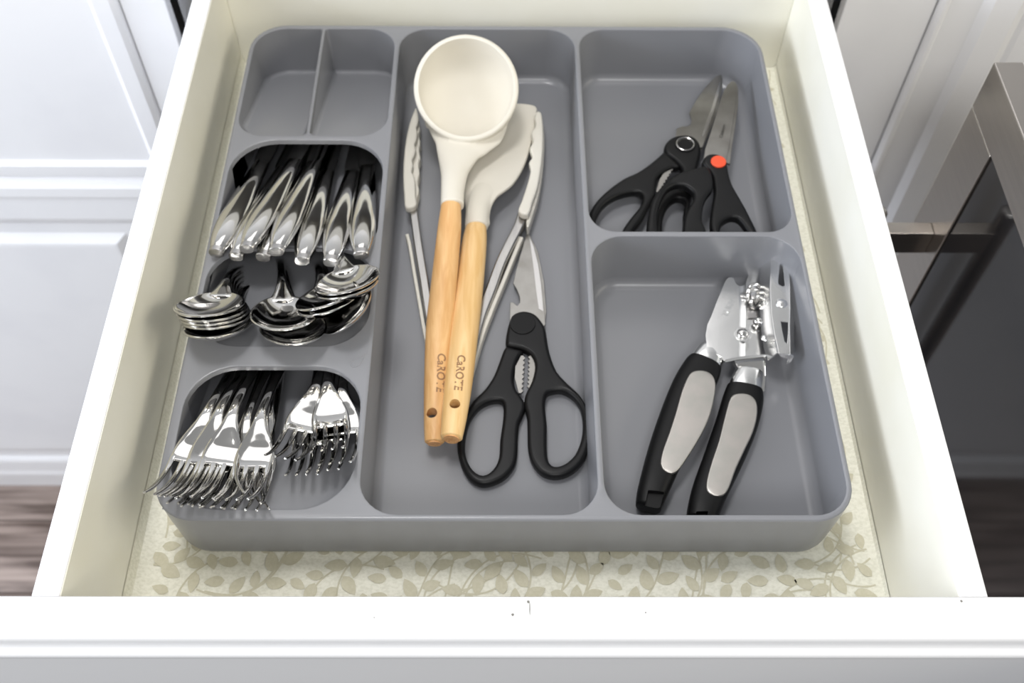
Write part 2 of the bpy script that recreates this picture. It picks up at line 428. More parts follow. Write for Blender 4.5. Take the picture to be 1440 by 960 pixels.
# ------------------------------------------------------------------ appliance on the right
AX = .36
ov = thing('oven', 'stainless steel framed appliance with dark glass door at the right edge of the picture', 'oven')
obj('body', box(nb(), AX+.04, .95, -.35, .38, -1.0, .018, .002), 'app', ov)
def slab(y0, y1, z0, z1, x0=AX, x1=AX+.022): return box(nb(), x0, x1, y0, y1, z0, z1, .0012)
df = obj('door_frame', slab(-.30, .4035, -.0190, .0245), 'app', ov); df['label'] = 'top rail of the steel door frame'
dd = obj('door_frame', slab(.3495, .4035, -.72, -.0195), 'app', ov); dd['label'] = 'far upright of the steel door frame'
obj('door_frame', slab(-.30, -.25, -.72, -.0195), 'app', ov)['label'] = 'near upright of the steel door frame'
obj('door_frame', slab(-.2495, .349, -.72, -.67), 'app', ov)['label'] = 'bottom rail of the steel door frame'
obj('glass_panel', box(nb(), AX+.002, AX+.016, -.25, .3492, -.67, -.0195), 'appglass', ov)
obj('top_trim', box(nb(), AX+.0225, AX+.06, -.30, .40, .016, .0225, .001), 'app', ov)
hs = nb(); box(hs, .3125, AX, .3655, .3785, -.1545, -.1285, .0008)
hd = obj('handle', hs, 'app', ov)
h2 = nb(); loft(h2, [(.3065, .372, -.108), (.3065, .372, -.118), (.3065, .372, -.60)], [.017]*3, [.017]*3, up=(0, 1, 0), n=24, dome=.003)
sub('handle_bar', h2, 'steel', hd, ov)

# ------------------------------------------------------------------ the cutlery tray
org = thing('cutlery_tray', 'grey plastic cutlery organiser with stepped and deep compartments inside the drawer', 'cutlery tray')
tray = nb()
OX0, OX1, OY0, OY1 = -.2215, .2145, .0645, .5265
def ring(bm, loop, z): return [bm.verts.new((x, y, z(y) if callable(z) else z)) for x, y in loop]
def strip(bm, a, b):
    n = len(a)
    for k in range(n): bm.faces.new((a[k], a[(k+1) % n], b[(k+1) % n], b[k]))
edges = []
def eds(bm, r): return [r]
def inset_rr(x0, x1, y0, y1, r, d):
    rs = r if isinstance(r, tuple) else (r,)*4
    return rrect(x0+d, x1-d, y0+d, y1-d, tuple(max(q-d, .0006) for q in rs))
# outer shell
orr = (.026, .026, .034, .030)
prev = None
for d, z in ((.0016, ZR), (.0007, ZR-.0004), (0, ZR-.0016), (.0002, ZR-.02), (.0014, ZB+.008), (.0022, ZB+.004), (.0042, ZB+.0014), (.0070, ZB+.0008)):
    r = ring(tray, inset_rr(OX0, OX1, OY0, OY1, orr, d), z)
    if prev: strip(tray, prev, r)
    else: edges += eds(tray, r)
    prev = r
tray.faces.new(prev)
def pocket(x0, x1, y0, y1, r, fz, fil=.006):
    prev = None; f = fz if callable(fz) else (lambda y: fz)
    lv = [(-.0014, lambda y: ZR), (-.0004, lambda y: ZR-.0004), (0, lambda y: ZR-.0014)]
    for k in range(5):
        a = math.pi/2*k/4
        lv.append((.0012+fil*(1-math.cos(a)), lambda y, a=a: min(f(y)+fil*(1-math.sin(a)), ZR-.0018-.0001*math.degrees(a)/18)))
    for d, z in lv:
        rr = ring(tray, inset_rr(x0, x1, y0, y1, r, d), z)
        if prev: strip(tray, prev, rr)
        else: edges.extend(eds(tray, rr))
        prev = rr
    tray.faces.new(prev)
SL = .36
pocket(-.2175, -.1620, .3935, .5215, (.020, .003, .003, .026), lambda y: ZR-.004-(y-.3935)*.345, .004)
pocket(-.1590, -.0985, .3935, .5215, (.003, .022, .024, .003), lambda y: ZR-.004-(y-.3935)*.345, .004)
pocket(-.0940, .0545, .0685, .5215, (.024, .022, .024, .024), ZF, .007)
pocket(.0590, .2105, .2955, .5215, (.020, .020, .030, .022), ZF, .009)
pocket(.0590, .2105, .0685, .2905, (.022, .022, .024, .024), ZF, .009)
def ramp(x0, x1, y0, y1, r, yend):
    fz = lambda y: ZR-.0012-(y-y0)*SL
    prev = None; yb = y1-r[2]*.9
    for d, z in ((-.0014, lambda y: ZR), (-.0004, lambda y: ZR-.0004), (0, lambda y: ZR-.0014), (.0002, lambda y: (ZR-.0045 if y > yb else min(ZR-.0016, fz(y)-.0003)))):
        rr = ring(tray, inset_rr(x0, x1, y0, y1, r, d), z)
        if prev: strip(tray, prev, rr)
        else: edges.extend(eds(tray, rr))
        prev = rr
    ye = min(yend, y0+(ZR-.0012-ZF)/SL)
    ys = [y0+(ye-y0)*k/6 for k in range(7)]; pts = [(y, fz(y)) for y in ys]+([(yend, ZF)] if yend > ye else [])
    a = [tray.verts.new((x0-.0005, y, z)) for y, z in pts]; c = [tray.verts.new((x1+.0005, y, z)) for y, z in pts]
    for k in range(len(pts)-1): tray.faces.new((a[k], c[k], c[k+1], a[k+1]))
    # side walls of the covered cavity
    for xx in (x0-.0005, x1+.0005):
        lo = [tray.verts.new((xx, y, z)) for y, z in pts if y >= yb-.02] + []
        hi = [tray.verts.new((xx, v.co.y, ZR-.0055)) for v in lo]
        for k in range(len(lo)-1): tray.faces.new((lo[k], lo[k+1], hi[k+1], hi[k]))
ramp(-.2170, -.0985, .2800, .3880, (.018, .018, .034, .034), .52)
ramp(-.2170, -.0985, .1930, .2790, (.030, .030, .030, .030), .40)
ramp(-.2145, -.0985, .0720, .1760, (.034, .034, .032, .032), .30)
edges = [tray.edges.get((r[k], r[(k+1) % len(r)])) for r in edges for k in range(len(r))]
bmesh.ops.triangle_fill(tray, use_beauty=True, edges=edges, normal=(0, 0, 1))
obj('tray_body', tray, 'grey', org, 30)
bm = nb(); k_ = _crn([list(at(x, y, ZR)) for x, y in ((516, 496), (508, 502), (497, 506), (493, 511), (496, 516), (504, 514), (509, 508), (512, 500))], 5, False)
loft(bm, k_, [.0007]*len(k_), [.0005]*len(k_), n=6)
obj('embossed_drop', bm, 'grey', org)
# ------------------------------------------------------------------ cutlery: one of each kind, then copies
def copy_thing(root, mw, label, group):
    r = root.copy(); COL.objects.link(r); r.matrix_world = mw; r['label'] = label; r['group'] = group
    for ch in list(root.children):
        c = ch.copy(); COL.objects.link(c); c.parent = r
        for g_ in list(ch.children):
            d = g_.copy(); COL.objects.link(d); d.parent = c
    return r
def frame(P0, P1, roll=0):
    """origin at P0, local +Y toward P1, local Z up, turned by roll degrees about its own length"""
    y = (P1-P0).normalized(); x = y.cross(Vector((0, 0, 1))).normalized(); z = x.cross(y)
    m = Matrix(((x.x, y.x, z.x, P0.x), (x.y, y.y, z.y, P0.y), (x.z, y.z, z.z, P0.z), (0, 0, 0, 1)))
    return m @ Matrix.Rotation(math.radians(roll), 4, 'Y')
def aim(px0, py0, z0, px1, py1, pitch):
    P0 = at(px0, py0, z0); z1 = z0
    for _ in range(25):
        P1 = at(px1, py1, z1); z1 = z0-math.tan(math.radians(pitch))*(P1-P0).xy.length
    return P0, P1
def lofty(rows, ex=2.2, n=18, smooth=4, dome=0, bm=None):
    """rows: (x, y, z, width, height) along local Y"""
    bm = bm or nb()
    loft(bm, [r[:3] for r in rows], [r[3] for r in rows], [r[4] for r in rows], n=n, ex=ex, smooth=smooth, dome=dome)
    return bm
# table knife: origin at the blunt end of the handle
kn = thing('table_knife', 'x', 'knife')
obj('handle', lofty([(0, 0, 0, 11e-3, 8e-3), (0, .005, .0003, 14e-3, 10e-3), (0, .016, .0008, 18e-3, 12e-3), (0, .034, .0008, 20.5e-3, 12.6e-3), (0, .055, .0003, 19.8e-3, 11.4e-3),
    (0, .080, -.0002, 16.6e-3, 9.4e-3), (0, .108, -.0006, 13e-3, 7e-3), (0, .118, -.0006, 11.5e-3, 5e-3)], ex=2.0, n=28, smooth=6), 'chrome', kn)
obj('end_cap', lofty([(0, -.0042, -.0004, 10.2e-3, 7.0e-3), (0, -.0036, -.0004, 11.0e-3, 7.8e-3), (0, .0004, 0, 11.3e-3, 8.3e-3)], ex=2.4, n=28, smooth=1), 'edge', kn)
kb = [(-.0048, .114), (-.0066, .118), (-.0074, .125), (-.0080, .16), (-.0085, .19), (-.0070, .205), (-.001, .2135), (.0045, .2125), (.0062, .205), (.0062, .15), (.0060, .125), (.0048, .114)]
obj('blade', plate([Vector((x, y, .0004)) for x, y in kb], (0, 0, 1), .0016, bev=.0003), 'chrome', kn)
# table spoon: origin at the middle of the bowl's rim
sp = thing('table_spoon', 'x', 'spoon')
bm = nb()
def bowl_ring(rho, dz, off=0):
    out = []
    for k in range(40):
        a = 2*math.pi*k/40; s_, c_ = math.sin(a), math.cos(a)
        yy = -.0325*c_; w = .0212*(1+.10*c_); rr = rho
        out.append(bm.verts.new((s_*(w+off)*rr, (yy-off*c_)*rr, dz)))
    return out
prevr = None
lev = [(rho, -.0085*(1-rho**2.3), 0) for rho in (.06, .2, .36, .5, .64, .76, .86, .94, 1.0)]
for rho, dz, off in lev+[(1.0, .0003, .0006), (1.0, -.0002, .0014), (1.0, -.0010, .0013)]+[(rho, dz-.0015, .0008) for rho, dz, _ in reversed(lev[:-1])]:
    rr = bowl_ring(rho, dz, off)
    if prevr:
        for k in range(40): bm.faces.new((prevr[k], prevr[(k+1) % 40], rr[(k+1) % 40], rr[k]))
    else: bm.faces.new(rr)
    prevr = rr
bm.faces.new(prevr)
obj('bowl', bm, 'chrome', sp, 60)
obj('handle', lofty([(0, .0285, -.0012, 19e-3, 1.6e-3), (0, .034, .0006, 14e-3, 2.2e-3), (0, .041, .0032, 9.5e-3, 2.8e-3), (0, .049, .0058, 6.8e-3, 3.4e-3), (0, .060, .0072, 6.0e-3, 3.6e-3), (0, .085, .0060, 6.6e-3, 3.4e-3),
    (0, .12, .0020, 9.5e-3, 3.2e-3), (0, .15, -.001, 12.5e-3, 3.2e-3), (0, .172, -.0022, 11e-3, 3.0e-3)], ex=2.3, smooth=6, dome=.002), 'chrome', sp)
# dinner fork: origin at the middle of the tine tips
fk = thing('dinner_fork', 'x', 'fork')
obj('handle', lofty([(0, .0445, -.0008, 23.5e-3, 2.0e-3), (0, .049, -.0002, 24.6e-3, 2.3e-3), (0, .056, .0018, 23.2e-3, 2.4e-3), (0, .063, .0048, 18.0e-3, 2.6e-3), (0, .071, .0080, 11.5e-3, 3.0e-3), (0, .080, .0102, 7.6e-3, 3.4e-3), (0, .090, .0104, 6.6e-3, 3.6e-3),
    (0, .115, .0080, 7.4e-3, 3.4e-3), (0, .15, .0030, 10.5e-3, 3.2e-3), (0, .18, -.0004, 13.2e-3, 3.2e-3), (0, .198, -.0015, 11.5e-3, 3.0e-3)], ex=2.6, smooth=6, dome=.0015, n=20), 'chrome', fk)
tn0 = None
for j, x in enumerate((-.0102, -.0034, .0034, .0102)):
    b_ = lofty([(x, .0465, -.0006, 3.9e-3, 2.1e-3), (x, .039, -.0014, 3.2e-3, 2.3e-3), (x*.99, .030, -.0006, 2.9e-3, 2.3e-3), (x*.97, .020, .0022, 2.7e-3, 2.2e-3), (x*.95, .010, .0070, 2.3e-3, 1.9e-3), (x*.93, .001, .0128, 1.8e-3, 1.5e-3), (x*.93, 0, .0136, 1.4e-3, 1.2e-3)], ex=3, n=10, smooth=3)
    obj('tine', b_, 'chrome', fk, 50)

GK = 'table knives on the upper step of the tray'; GS = 'table spoons on the middle step of the tray'; GF = 'dinner forks on the lower step of the tray'
used = set()
def put(proto, mw, label, group):
    if proto.name not in used:
        used.add(proto.name); proto.matrix_world = mw; proto['label'] = label; proto['group'] = group; return proto
    return copy_thing(proto, mw, label, group)
for x0, y0, z0, x1, y1, pitch, roll, lab in [
    (306, 351, -.0360, 361, 243, 14, 6, 'table knife lying leftmost, at the left wall of the upper step'),
    (334, 356, -.0395, 398, 236, 15, 0, 'low table knife with its end showing between the leftmost knife and the next'),
    (349, 345, -.0290, 410, 233, 15, -8, 'raised table knife third from the left end of the row'),
    (372, 357, -.0395, 432, 240, 15, 0, 'low table knife nearly hidden beneath the middle raised knife'),
    (390, 349, -.0290, 441, 230, 15, -8, 'raised table knife in the middle of the row, fifth from the left'),
    (426, 362, -.0370, 459, 245, 15, 0, 'table knife sixth from the left, its end pointing at the middle spoons'),
    (466, 364, -.0370, 494, 250, 15, 4, 'table knife seventh from the left, its end above the right spoon stack'),
    (508, 354, -.0365, 516, 243, 15, 0, 'table knife lying rightmost, next to the divider of the upper step')]:
    P0, P1 = aim(x0, y0, z0, x1, y1, pitch); put(kn, frame(P0, P1, roll), lab, GK)
for cx, cy, z0, nx, ny, pitch, roll, lab in [
    (309, 453, -.0360, 352, 414, 38, -3, 'bottommost spoon of the left stack, turned away from the others'),
    (306, 443, -.0322, 345, 404, 40, 1, 'second spoon from the bottom of the left stack'),
    (303, 438, -.0298, 342, 400, 40, 1, 'middle spoon of the left stack of five'),
    (300, 433, -.0274, 339, 395, 40, 2, 'second spoon from the top of the left stack'),
    (296, 426, -.0245, 335, 389, 40, 2, 'top spoon of the left stack with its bowl over the tray edge'),
    (412, 455, -.0365, 404, 410, 30, 10, 'lower spoon of the middle pair, its rim near the sloping grey floor'),
    (399, 438, -.0290, 396, 392, 33, 10, 'upper spoon of the middle pair with a bright shield shaped neck'),
    (484, 431, -.0350, 466, 390, 34, -26, 'lowest spoon on the right, tipped up on its side against the divider'),
    (462, 421, -.0310, 452, 386, 40, -6, 'lower of the two flat spoons right of the middle pair'),
    (459, 413, -.0280, 449, 378, 40, -6, 'upper of the two flat spoons right of the middle pair'),
    (488, 398, -.0215, 477, 362, 38, -4, 'second spoon from the top of the right stack below the knives'),
    (488, 391, -.0180, 476, 355, 38, -4, 'topmost spoon of the right stack below the knives')]:
    P0, P1 = aim(cx, cy, z0, nx, ny, pitch); put(sp, frame(P0, P1, roll), lab, GS)
for tx, ty, z0, nx, ny, pitch, roll, lab in [
    (258, 709, -.0310, 316, 562, 18, 2, 'low fork leftmost in the left pile, its tines over the tray edge'),
    (278, 712, -.0325, 326, 566, 18, 0, 'low fork beneath the second fork of the left pile'),
    (304, 714, -.0315, 352, 566, 18, 0, 'low fork at the bottom in the middle of the left pile'),
    (338, 717, -.0305, 374, 572, 18, 6, 'low fork on the right bottom side of the left pile'),
    (225, 697, -.0245, 302, 556, 20, 6, 'fork with a narrow bright neck, leftmost of the upper layer of the left pile'),
    (247, 698, -.0222, 318, 552, 20, -3, 'second fork from the left in the upper layer of the left pile'),
    (277, 700, -.0200, 335, 557, 20, 4, 'third fork from the left in the upper layer of the left pile'),
    (326, 703, -.0180, 375, 551, 21, -2, 'broad bright fork lying on top of the left pile'),
    (360, 704, -.0330, 389, 574, 20, 48, 'fork turned on its edge between the left and the right piles'),
    (424, 668, -.0400, 440, 560, 20, 2, 'low fork at the bottom left of the right pile'),
    (454, 662, -.0385, 462, 556, 20, 0, 'low fork at the bottom in the middle of the right pile'),
    (471, 652, -.0350, 480, 553, 20, -2, 'fork rightmost in the right pile, beside the divider'),
    (394, 644, -.0310, 438, 552, 22, 4, 'fork of the right pile pointing left toward the middle of the tray'),
    (460, 633, -.0270, 460, 541, 24, 0, 'bright fork lying on top of the right pile')]:
    P0, P1 = aim(tx, ty, z0+.009, nx, ny, pitch); put(fk, frame(P0, P1, roll) @ Matrix.Translation((0, 0, -.0130)), lab, GF)

# ------------------------------------------------------------------ ladle and spatula
def c4(x, y): return (540+x/3.2, 30+y/3.2)
def c5(x, y): return (540+x/2.4, 300+y/2.4)
def c6(x, y): return (800+x/3.84, 90+y/3.84)
def c7(x, y): return (860+x/2.4, 340+y/2.4)
def c8(x, y): return (1000+x/5.336, 340+y/5.336)
def frames_at(fr, y):
    for a, b in zip(fr, fr[1:]):
        if (a[0].y-y)*(b[0].y-y) <= 0 and a[0].y != b[0].y:
            t = (y-a[0].y)/(b[0].y-a[0].y)
            return [a[i].lerp(b[i], t) for i in range(4)]+[a[4]+(b[4]-a[4])*t, a[5]+(b[5]-a[5])*t]
    return None
def handle(root, pts, m, mtxt, hole_py, txt_py, txt_off, hole_off=0):
    """pts: (px, py, z, width px) from the silicone down to the free end"""
    P = [at(a, b, z) for a, b, z, w in pts]; wd = [w*mpp(p) for (a, b, z, w), p in zip(pts, P)]
    bm = nb(); k = _crn([list(p)+[w] for p, w in zip(P, wd)], 6, False)
    fr = loft(bm, [Vector(q[:3]) for q in k], [q[3] for q in k], [q[3]*.86 for q in k], n=28, dome=.0016)
    h = obj('wooden_handle', bm, m, root, 50)
    Y = at(pts[-1][0], hole_py, pts[-1][2]).y; f = frames_at(fr, Y); p, t, s, nn, w, ht = f
    p = p+s*hole_off
    cb = disc(p+nn*.02, nn, .0037, .04, 24); cut(h, cb)
    e = fr[-1]
    obj('end_grain', disc(e[0]+e[1]*.0018, e[1], e[4]*.36, .0010, 24, .0002), 'endgrain', root)
    # burnt lettering running down the handle
    tb = text_bm('CaROTE', .0080, .00005)
    Y0 = at(pts[-1][0], txt_py, pts[-1][2]).y
    for v in tb.verts:
        f = frames_at(fr, Y0-v.co.x); p, t, s, nn, w, ht = f
        q = txt_off+v.co.y; q = max(-w*.48, min(w*.48, q*(1 if s.x > 0 else -1)))
        v.co = p+s*q+nn*(ht/2*math.sqrt(1-(2*q/w)**2)+.00008+v.co.z)
    obj('lettering', tb, 'ink', root, 80)
    return h, fr
spz = -.080
spt = thing('spatula', 'cream silicone spatula with a beech handle, lying partly under the ladle', 'spatula', at(655, 460, -.09))
lad = thing('ladle', 'cream silicone ladle with round bowl and beech handle, lying over the tongs', 'ladle', at(625, 430, -.08))
ladh, ladf = handle(lad, [(634.5, 281, -.0620, 26), (632, 320, -.0635, 33), (625, 390, -.0675, 36), (618, 460, -.072, 38), (614.5, 530, -.0770, 36), (612, 590, -.0815, 32), (611, 621, -.084, 28)], 'beech', 'ink', 588, 537, .0030, .0020)
spth, spf = handle(spt, [(670, 316, -.0800, 27), (667, 340, -.0795, 35), (660, 400, -.0775, 40), (652, 467, -.0755, 42), (645, 535, -.0740, 40), (639, 585, -.0728, 36), (635, 615, -.0722, 31)], 'beech2', 'ink', 575, 531, .0008)
def remesh(o, vox, it):
    m_ = o.modifiers.new('r', 'REMESH'); m_.mode = 'VOXEL'; m_.voxel_size = vox; m_.use_smooth_shade = True
    s_ = o.modifiers.new('s', 'SMOOTH'); s_.iterations = it; s_.factor = .5
    bake(o)
# ladle head: solid body with its neck, hollowed out afterwards
back = at(655, 47, -.018); front = at(656, 199, -.060)
LC = (back+front)/2; lv_ = (back-front); LL = lv_.length/2; lv_.normalize(); lr = Vector((1, 0, 0)); ln = lr.cross(lv_).normalized()
LW = 149*mpp(LC)/2
def bowl_solid(rows, N=64):
    bm = nb(); prev = None
    for rx, ry, d in rows:
        rr = [bm.verts.new(LC + lr*math.cos(2*math.pi*k/N)*rx + lv_*math.sin(2*math.pi*k/N)*ry - ln*d) for k in range(N)]
        if prev:
            for k in range(N): bm.faces.new((prev[k], prev[(k+1) % N], rr[(k+1) % N], rr[k]))
        else: bm.faces.new(rr)
        prev = rr
    bm.faces.new(prev); return bm
inn = [(math.sin(a)**.85, .034*math.cos(a)**.95) for a in [math.radians(q) for q in (86, 80, 72, 64, 56, 48, 40, 32, 24, 16, 8, 3)]]
bm = bowl_solid([(LW-.003, LL-.003, -.0004), (LW-.0012, LL-.0012, -.0001), (LW-.0002, LL-.0002, .0012)]+[((LW-.0004)*q, (LL-.0004)*q, d+.0032) for q, d in inn])
up = (ln*2+Vector((0, 0, 1))).normalized(); k = []
def onrim(px, py, off):
    d = _F*FPX + _R*(px-720) + _U*(480-py); o_ = LC-ln*off
    return CAM + d*((o_-CAM).dot(ln)/d.dot(ln))
for a, b, z, w, h in [(636, 290, -.0622, 33, 28), (636.5, 270, -.0624, 33, 26), (638.5, 249, -.0634, 37, 23), (640, 236, -.0644, 44, 20), (644, 217, -.0655, 61, 16), (648.5, 205, -.0662, 80, 14), (652, 195, -.0668, 98, 12), (654.5, 186, -.0665, 110, 11), (655.5, 175, -.0650, 118, 9), (656, 162, -.0620, 120, 7)]:
    p = at(a, b, z) if z else onrim(a, b, (h/2+1.5)*.00056); k.append(list(p)+[w*mpp(p), h*mpp(p)])
k = _crn(k, 5, False); nk = nb(); loft(nk, [Vector(q[:3]) for q in k], [q[3] for q in k], [q[4] for q in k], up=up, n=28, ex=2.3); merge(bm, nk)
lh = obj('ladle_head', bm, 'silicone', lad); remesh(lh, .0008, 9)
cut(lh, bowl_solid([((LW-.0040), (LL-.0040), -.012), ((LW-.0042), (LL-.0042), -.0002), ((LW-.0048), (LL-.0048), .0012)]+[((LW-.0050)*q, (LL-.0050)*q, d+.0005) for q, d in inn[1:]]))
# spatula head
o_ = [c4(*q) for q in ((520, 372), (600, 366), (655, 370), (684, 380), (690, 400), (682, 460), (664, 540), (645, 610), (618, 672), (580, 728), (540, 760), (508, 785), (485, 825), (475, 870), (468, 915),
      (372, 905), (368, 840), (360, 785), (366, 730), (385, 660), (410, 600), (440, 520), (470, 440))]
pz = lambda a, b: -.0790-.006*max(0, min(1, (260-b)/60))
bm = plate(cr([at(a, b, pz(a, b)) for a, b in o_], 4, True), (0, 0, 1), .0042, bev=.0014)
k = []
for a, b, z, w, h in ((670, 320, -.0800, 33, 29), (671, 300, -.0800, 33, 26), (674, 283, -.0805, 33, 19), (680, 268, -.0815, 36, 13), (688, 255, -.0835, 42, 8)):
    p = at(a, b, z); k.append(list(p)+[w*mpp(p), h*mpp(p)])
k = _crn(k, 5, False); nk = nb(); loft(nk, [Vector(q[:3]) for q in k], [q[3] for q in k], [q[4] for q in k], n=24); merge(bm, nk)
sh = obj('spatula_head', bm, 'silicone', spt); remesh(sh, .0008, 6)

# ------------------------------------------------------------------ tongs
tg = thing('tongs', 'steel tongs with scalloped white silicone tips under the ladle and spatula', 'tongs', at(650, 450, ZF))
def px_plate(f, pts, z, th, bev, n=3): return plate(cr([at(*f(*q), z(*f(*q)) if callable(z) else z) for q in pts], n, True), (0, 0, 1), th, bev=bev)
b1 = px_plate(c4, [(140, 390), (150, 402), (155, 430), (152, 455), (146, 475), (150, 500), (146, 530), (138, 548), (142, 575), (136, 600), (127, 620), (131, 645), (124, 672), (134, 690), (140, 720), (142, 780), (144, 826), (98, 836), (90, 780), (86, 700), (88, 620), (98, 530), (116, 450)], -.0790, .0065, .0016)
merge(b1, px_plate(c4, [(140, 400), (154, 440), (162, 480), (156, 510), (164, 540), (158, 575), (164, 610), (156, 640), (160, 680), (152, 720), (158, 760), (148, 800), (146, 822), (110, 830), (100, 760), (98, 640), (108, 540)], -.0855, .0100, .0015))
obj('silicone_tip', b1, 'white_sil', tg, 50)['label'] = 'left scalloped tip'
b1 = px_plate(c4, [(684, 408), (700, 403), (711, 420), (716, 480), (716, 560), (708, 650), (692, 740), (668, 810), (648, 866), (605, 852), (622, 800), (642, 740), (656, 690), (660, 660), (653, 632), (668, 605), (656, 570), (672, 535), (662, 500), (682, 465), (676, 435)], -.0770, .0070, .0016)
merge(b1, px_plate(c4, [(690, 420), (712, 440), (722, 520), (720, 600), (712, 690), (696, 780), (672, 860), (650, 925), (640, 900), (650, 800), (665, 700), (664, 600), (668, 500)], -.0835, .0120, .0015))
obj('silicone_tip', b1, 'white_sil', tg, 50)['label'] = 'right scalloped tip'
def arm(pts, w, h, z, m, name, lab, up=(0, 0, 1)):
    P = [at(a, b, z) for a, b in pts]; k = _crn([list(p) for p in P], 4, False); bm = nb()
    loft(bm, [Vector(q) for q in k], [w]*len(k), [h]*len(k), n=16, ex=5); o = obj(name, bm, m, tg, 30); o['label'] = lab
    return o
arm([(579, 282), (582, 300), (588, 345), (597, 400), (603, 440), (612, 490), (622, 550), (632, 600)], .0068, .0105, -.0895, 'steel', 'arm', 'left steel arm')
arm([(738, 296), (729, 322), (715, 350), (703, 376), (690, 412), (676, 448), (662, 500), (648, 560), (638, 600)], .0082, .0105, -.0895, 'steel', 'arm', 'right steel arm')
arm([(573, 334), (577, 350), (584, 392), (591, 432), (598, 472), (604, 500), (610, 530)], .0030, .0090, -.0930, 'white_sil', 'grip_pad', 'left white grip strip')
arm([(733, 338), (724, 360), (707, 402), (692, 438), (677, 478), (667, 512), (658, 540)], .0036, .0090, -.0930, 'white_sil', 'grip_pad', 'right white grip strip')
P = at(635, 604, -.0935); b_ = nb(); merge(b_, disc(P+Vector((0, 0, .0055)), (0, 0, 1), .007, .0105, 24, .001)); obj('hinge', b_, 'steel', tg)

# ------------------------------------------------------------------ scissors
def flat(f, pts, a, b, th, bev, n=3, holes=(), seg=3):
    """outline on the sloping plane z = a + b*Y, slab of thickness th below it"""
    nr = Vector((0, -b, 1)).normalized()
    g_ = lambda L: cr([at(*f(*q), a, b) for q in L], n, True)
    return plate(g_(pts), nr, th, [g_(h) for h in holes], bev, seg)
TH = .0090
sc = thing('kitchen_scissors', 'black handled kitchen scissors lying right of the tongs in the long middle compartment', 'scissors', at(738, 500, ZF))
zt = ZF+.0098
obj('blade', flat(c5, [(486, 66), (500, 90), (516, 140), (530, 210), (538, 270), (542, 330), (545, 375), (520, 400), (450, 400), (424, 360), (426, 300), (436, 300), (450, 312), (459, 300), (458, 280), (448, 255), (436, 236), (446, 190), (460, 140), (474, 95)], zt-.0035, 0, .0018, .0003, n=1), 'blade', sc)['label'] = 'upper blade with the bottle opener notch'
obj('blade', flat(c5, [(486, 60), (470, 100), (452, 180), (446, 240), (470, 300), (500, 400), (540, 400), (548, 330), (540, 230), (520, 130)], zt-.0056, 0, .0018, .0003, n=1), 'blade', sc)['label'] = 'lower blade'
obj('ground_edge', flat(c5, [(492, 84), (504, 108), (520, 170), (530, 240), (538, 330), (522, 322), (512, 250), (504, 180), (496, 120)], zt-.0033, 0, .0004, .0001, n=1), 'edge', sc)
obj('handle', flat(c5, [(410, 448), (440, 452), (470, 462), (455, 485), (444, 515), (438, 555), (446, 590), (465, 618), (478, 645), (468, 680), (456, 710), (452, 760), (450, 810), (440, 850), (410, 885), (370, 906), (330, 912), (292, 895), (264, 855), (248, 795), (250, 740), (268, 685), (300, 630), (340, 590), (370, 545), (390, 495)],
    zt-.0012, 0, .0085, .0028, holes=[[(385, 628), (402, 640), (402, 690), (392, 760), (388, 820), (368, 860), (335, 880), (300, 862), (276, 815), (274, 760), (288, 700), (318, 655), (352, 634)]]), 'black', sc, 60)['label'] = 'left black handle'
obj('handle', flat(c5, [(424, 360), (436, 338), (468, 326), (505, 334), (528, 356), (545, 385), (552, 430), (562, 475), (584, 530), (622, 572), (662, 610), (690, 660), (702, 720), (694, 785), (668, 840), (625, 875), (575, 886), (530, 872), (500, 835), (487, 790), (485, 730), (483, 680), (474, 640), (478, 606), (500, 560), (510, 510), (498, 475), (470, 455), (440, 448), (412, 440), (414, 400)],
    zt, 0, .0088, .0028, holes=[[(560, 600), (600, 595), (640, 618), (664, 655), (672, 705), (666, 760), (645, 810), (610, 842), (575, 850), (555, 830), (550, 780), (550, 710), (544, 650), (548, 615)]]), 'black', sc, 60)['label'] = 'right black handle'
P = at(*c5(468, 370), zt+.0009); pv = obj('pivot_cap', disc(P, (0, 0, 1), .0096, .002, 36, .0004), 'softblack', sc)
def teeth(f, A, B, root, a, b, n=8, side=1, depth=3.2):
    pa = []; ax, ay = A; bx, by = B; dx, dy = bx-ax, by-ay; L = math.hypot(dx, dy); nx_, ny_ = -dy/L*side, dx/L*side
    for k in range(n):
        for t, d in ((k/n, 0), ((k+.5)/n, depth*2.2)):
            bulge = math.sin(math.pi*(k+.25)/n)*root*.25
            pa.append((ax+dx*t+nx_*(d+0), ay+dy*t+ny_*(d+0)))
    pa.append(B); back = [(bx-nx_*root*.3, by-ny_*root*.3), (ax+dx*.6-nx_*root, ay+dy*.6-ny_*root), (ax+dx*.3-nx_*root, ay+dy*.3-ny_*root), (ax-nx_*root*.3, ay-ny_*root*.3)]
    nr = Vector((0, -b, 1)).normalized()
    return plate([at(*f(*q), a, b) for q in pa+back], nr, .002)
obj('gripping_teeth', teeth(c5, (470, 480), (462, 606), 24, zt-.0030, 0, 8, -1), 'blade', sc)
obj('gripping_teeth', teeth(c5, (494, 478), (490, 590), 18, zt-.0032, 0, 8, 1), 'blade', sc)

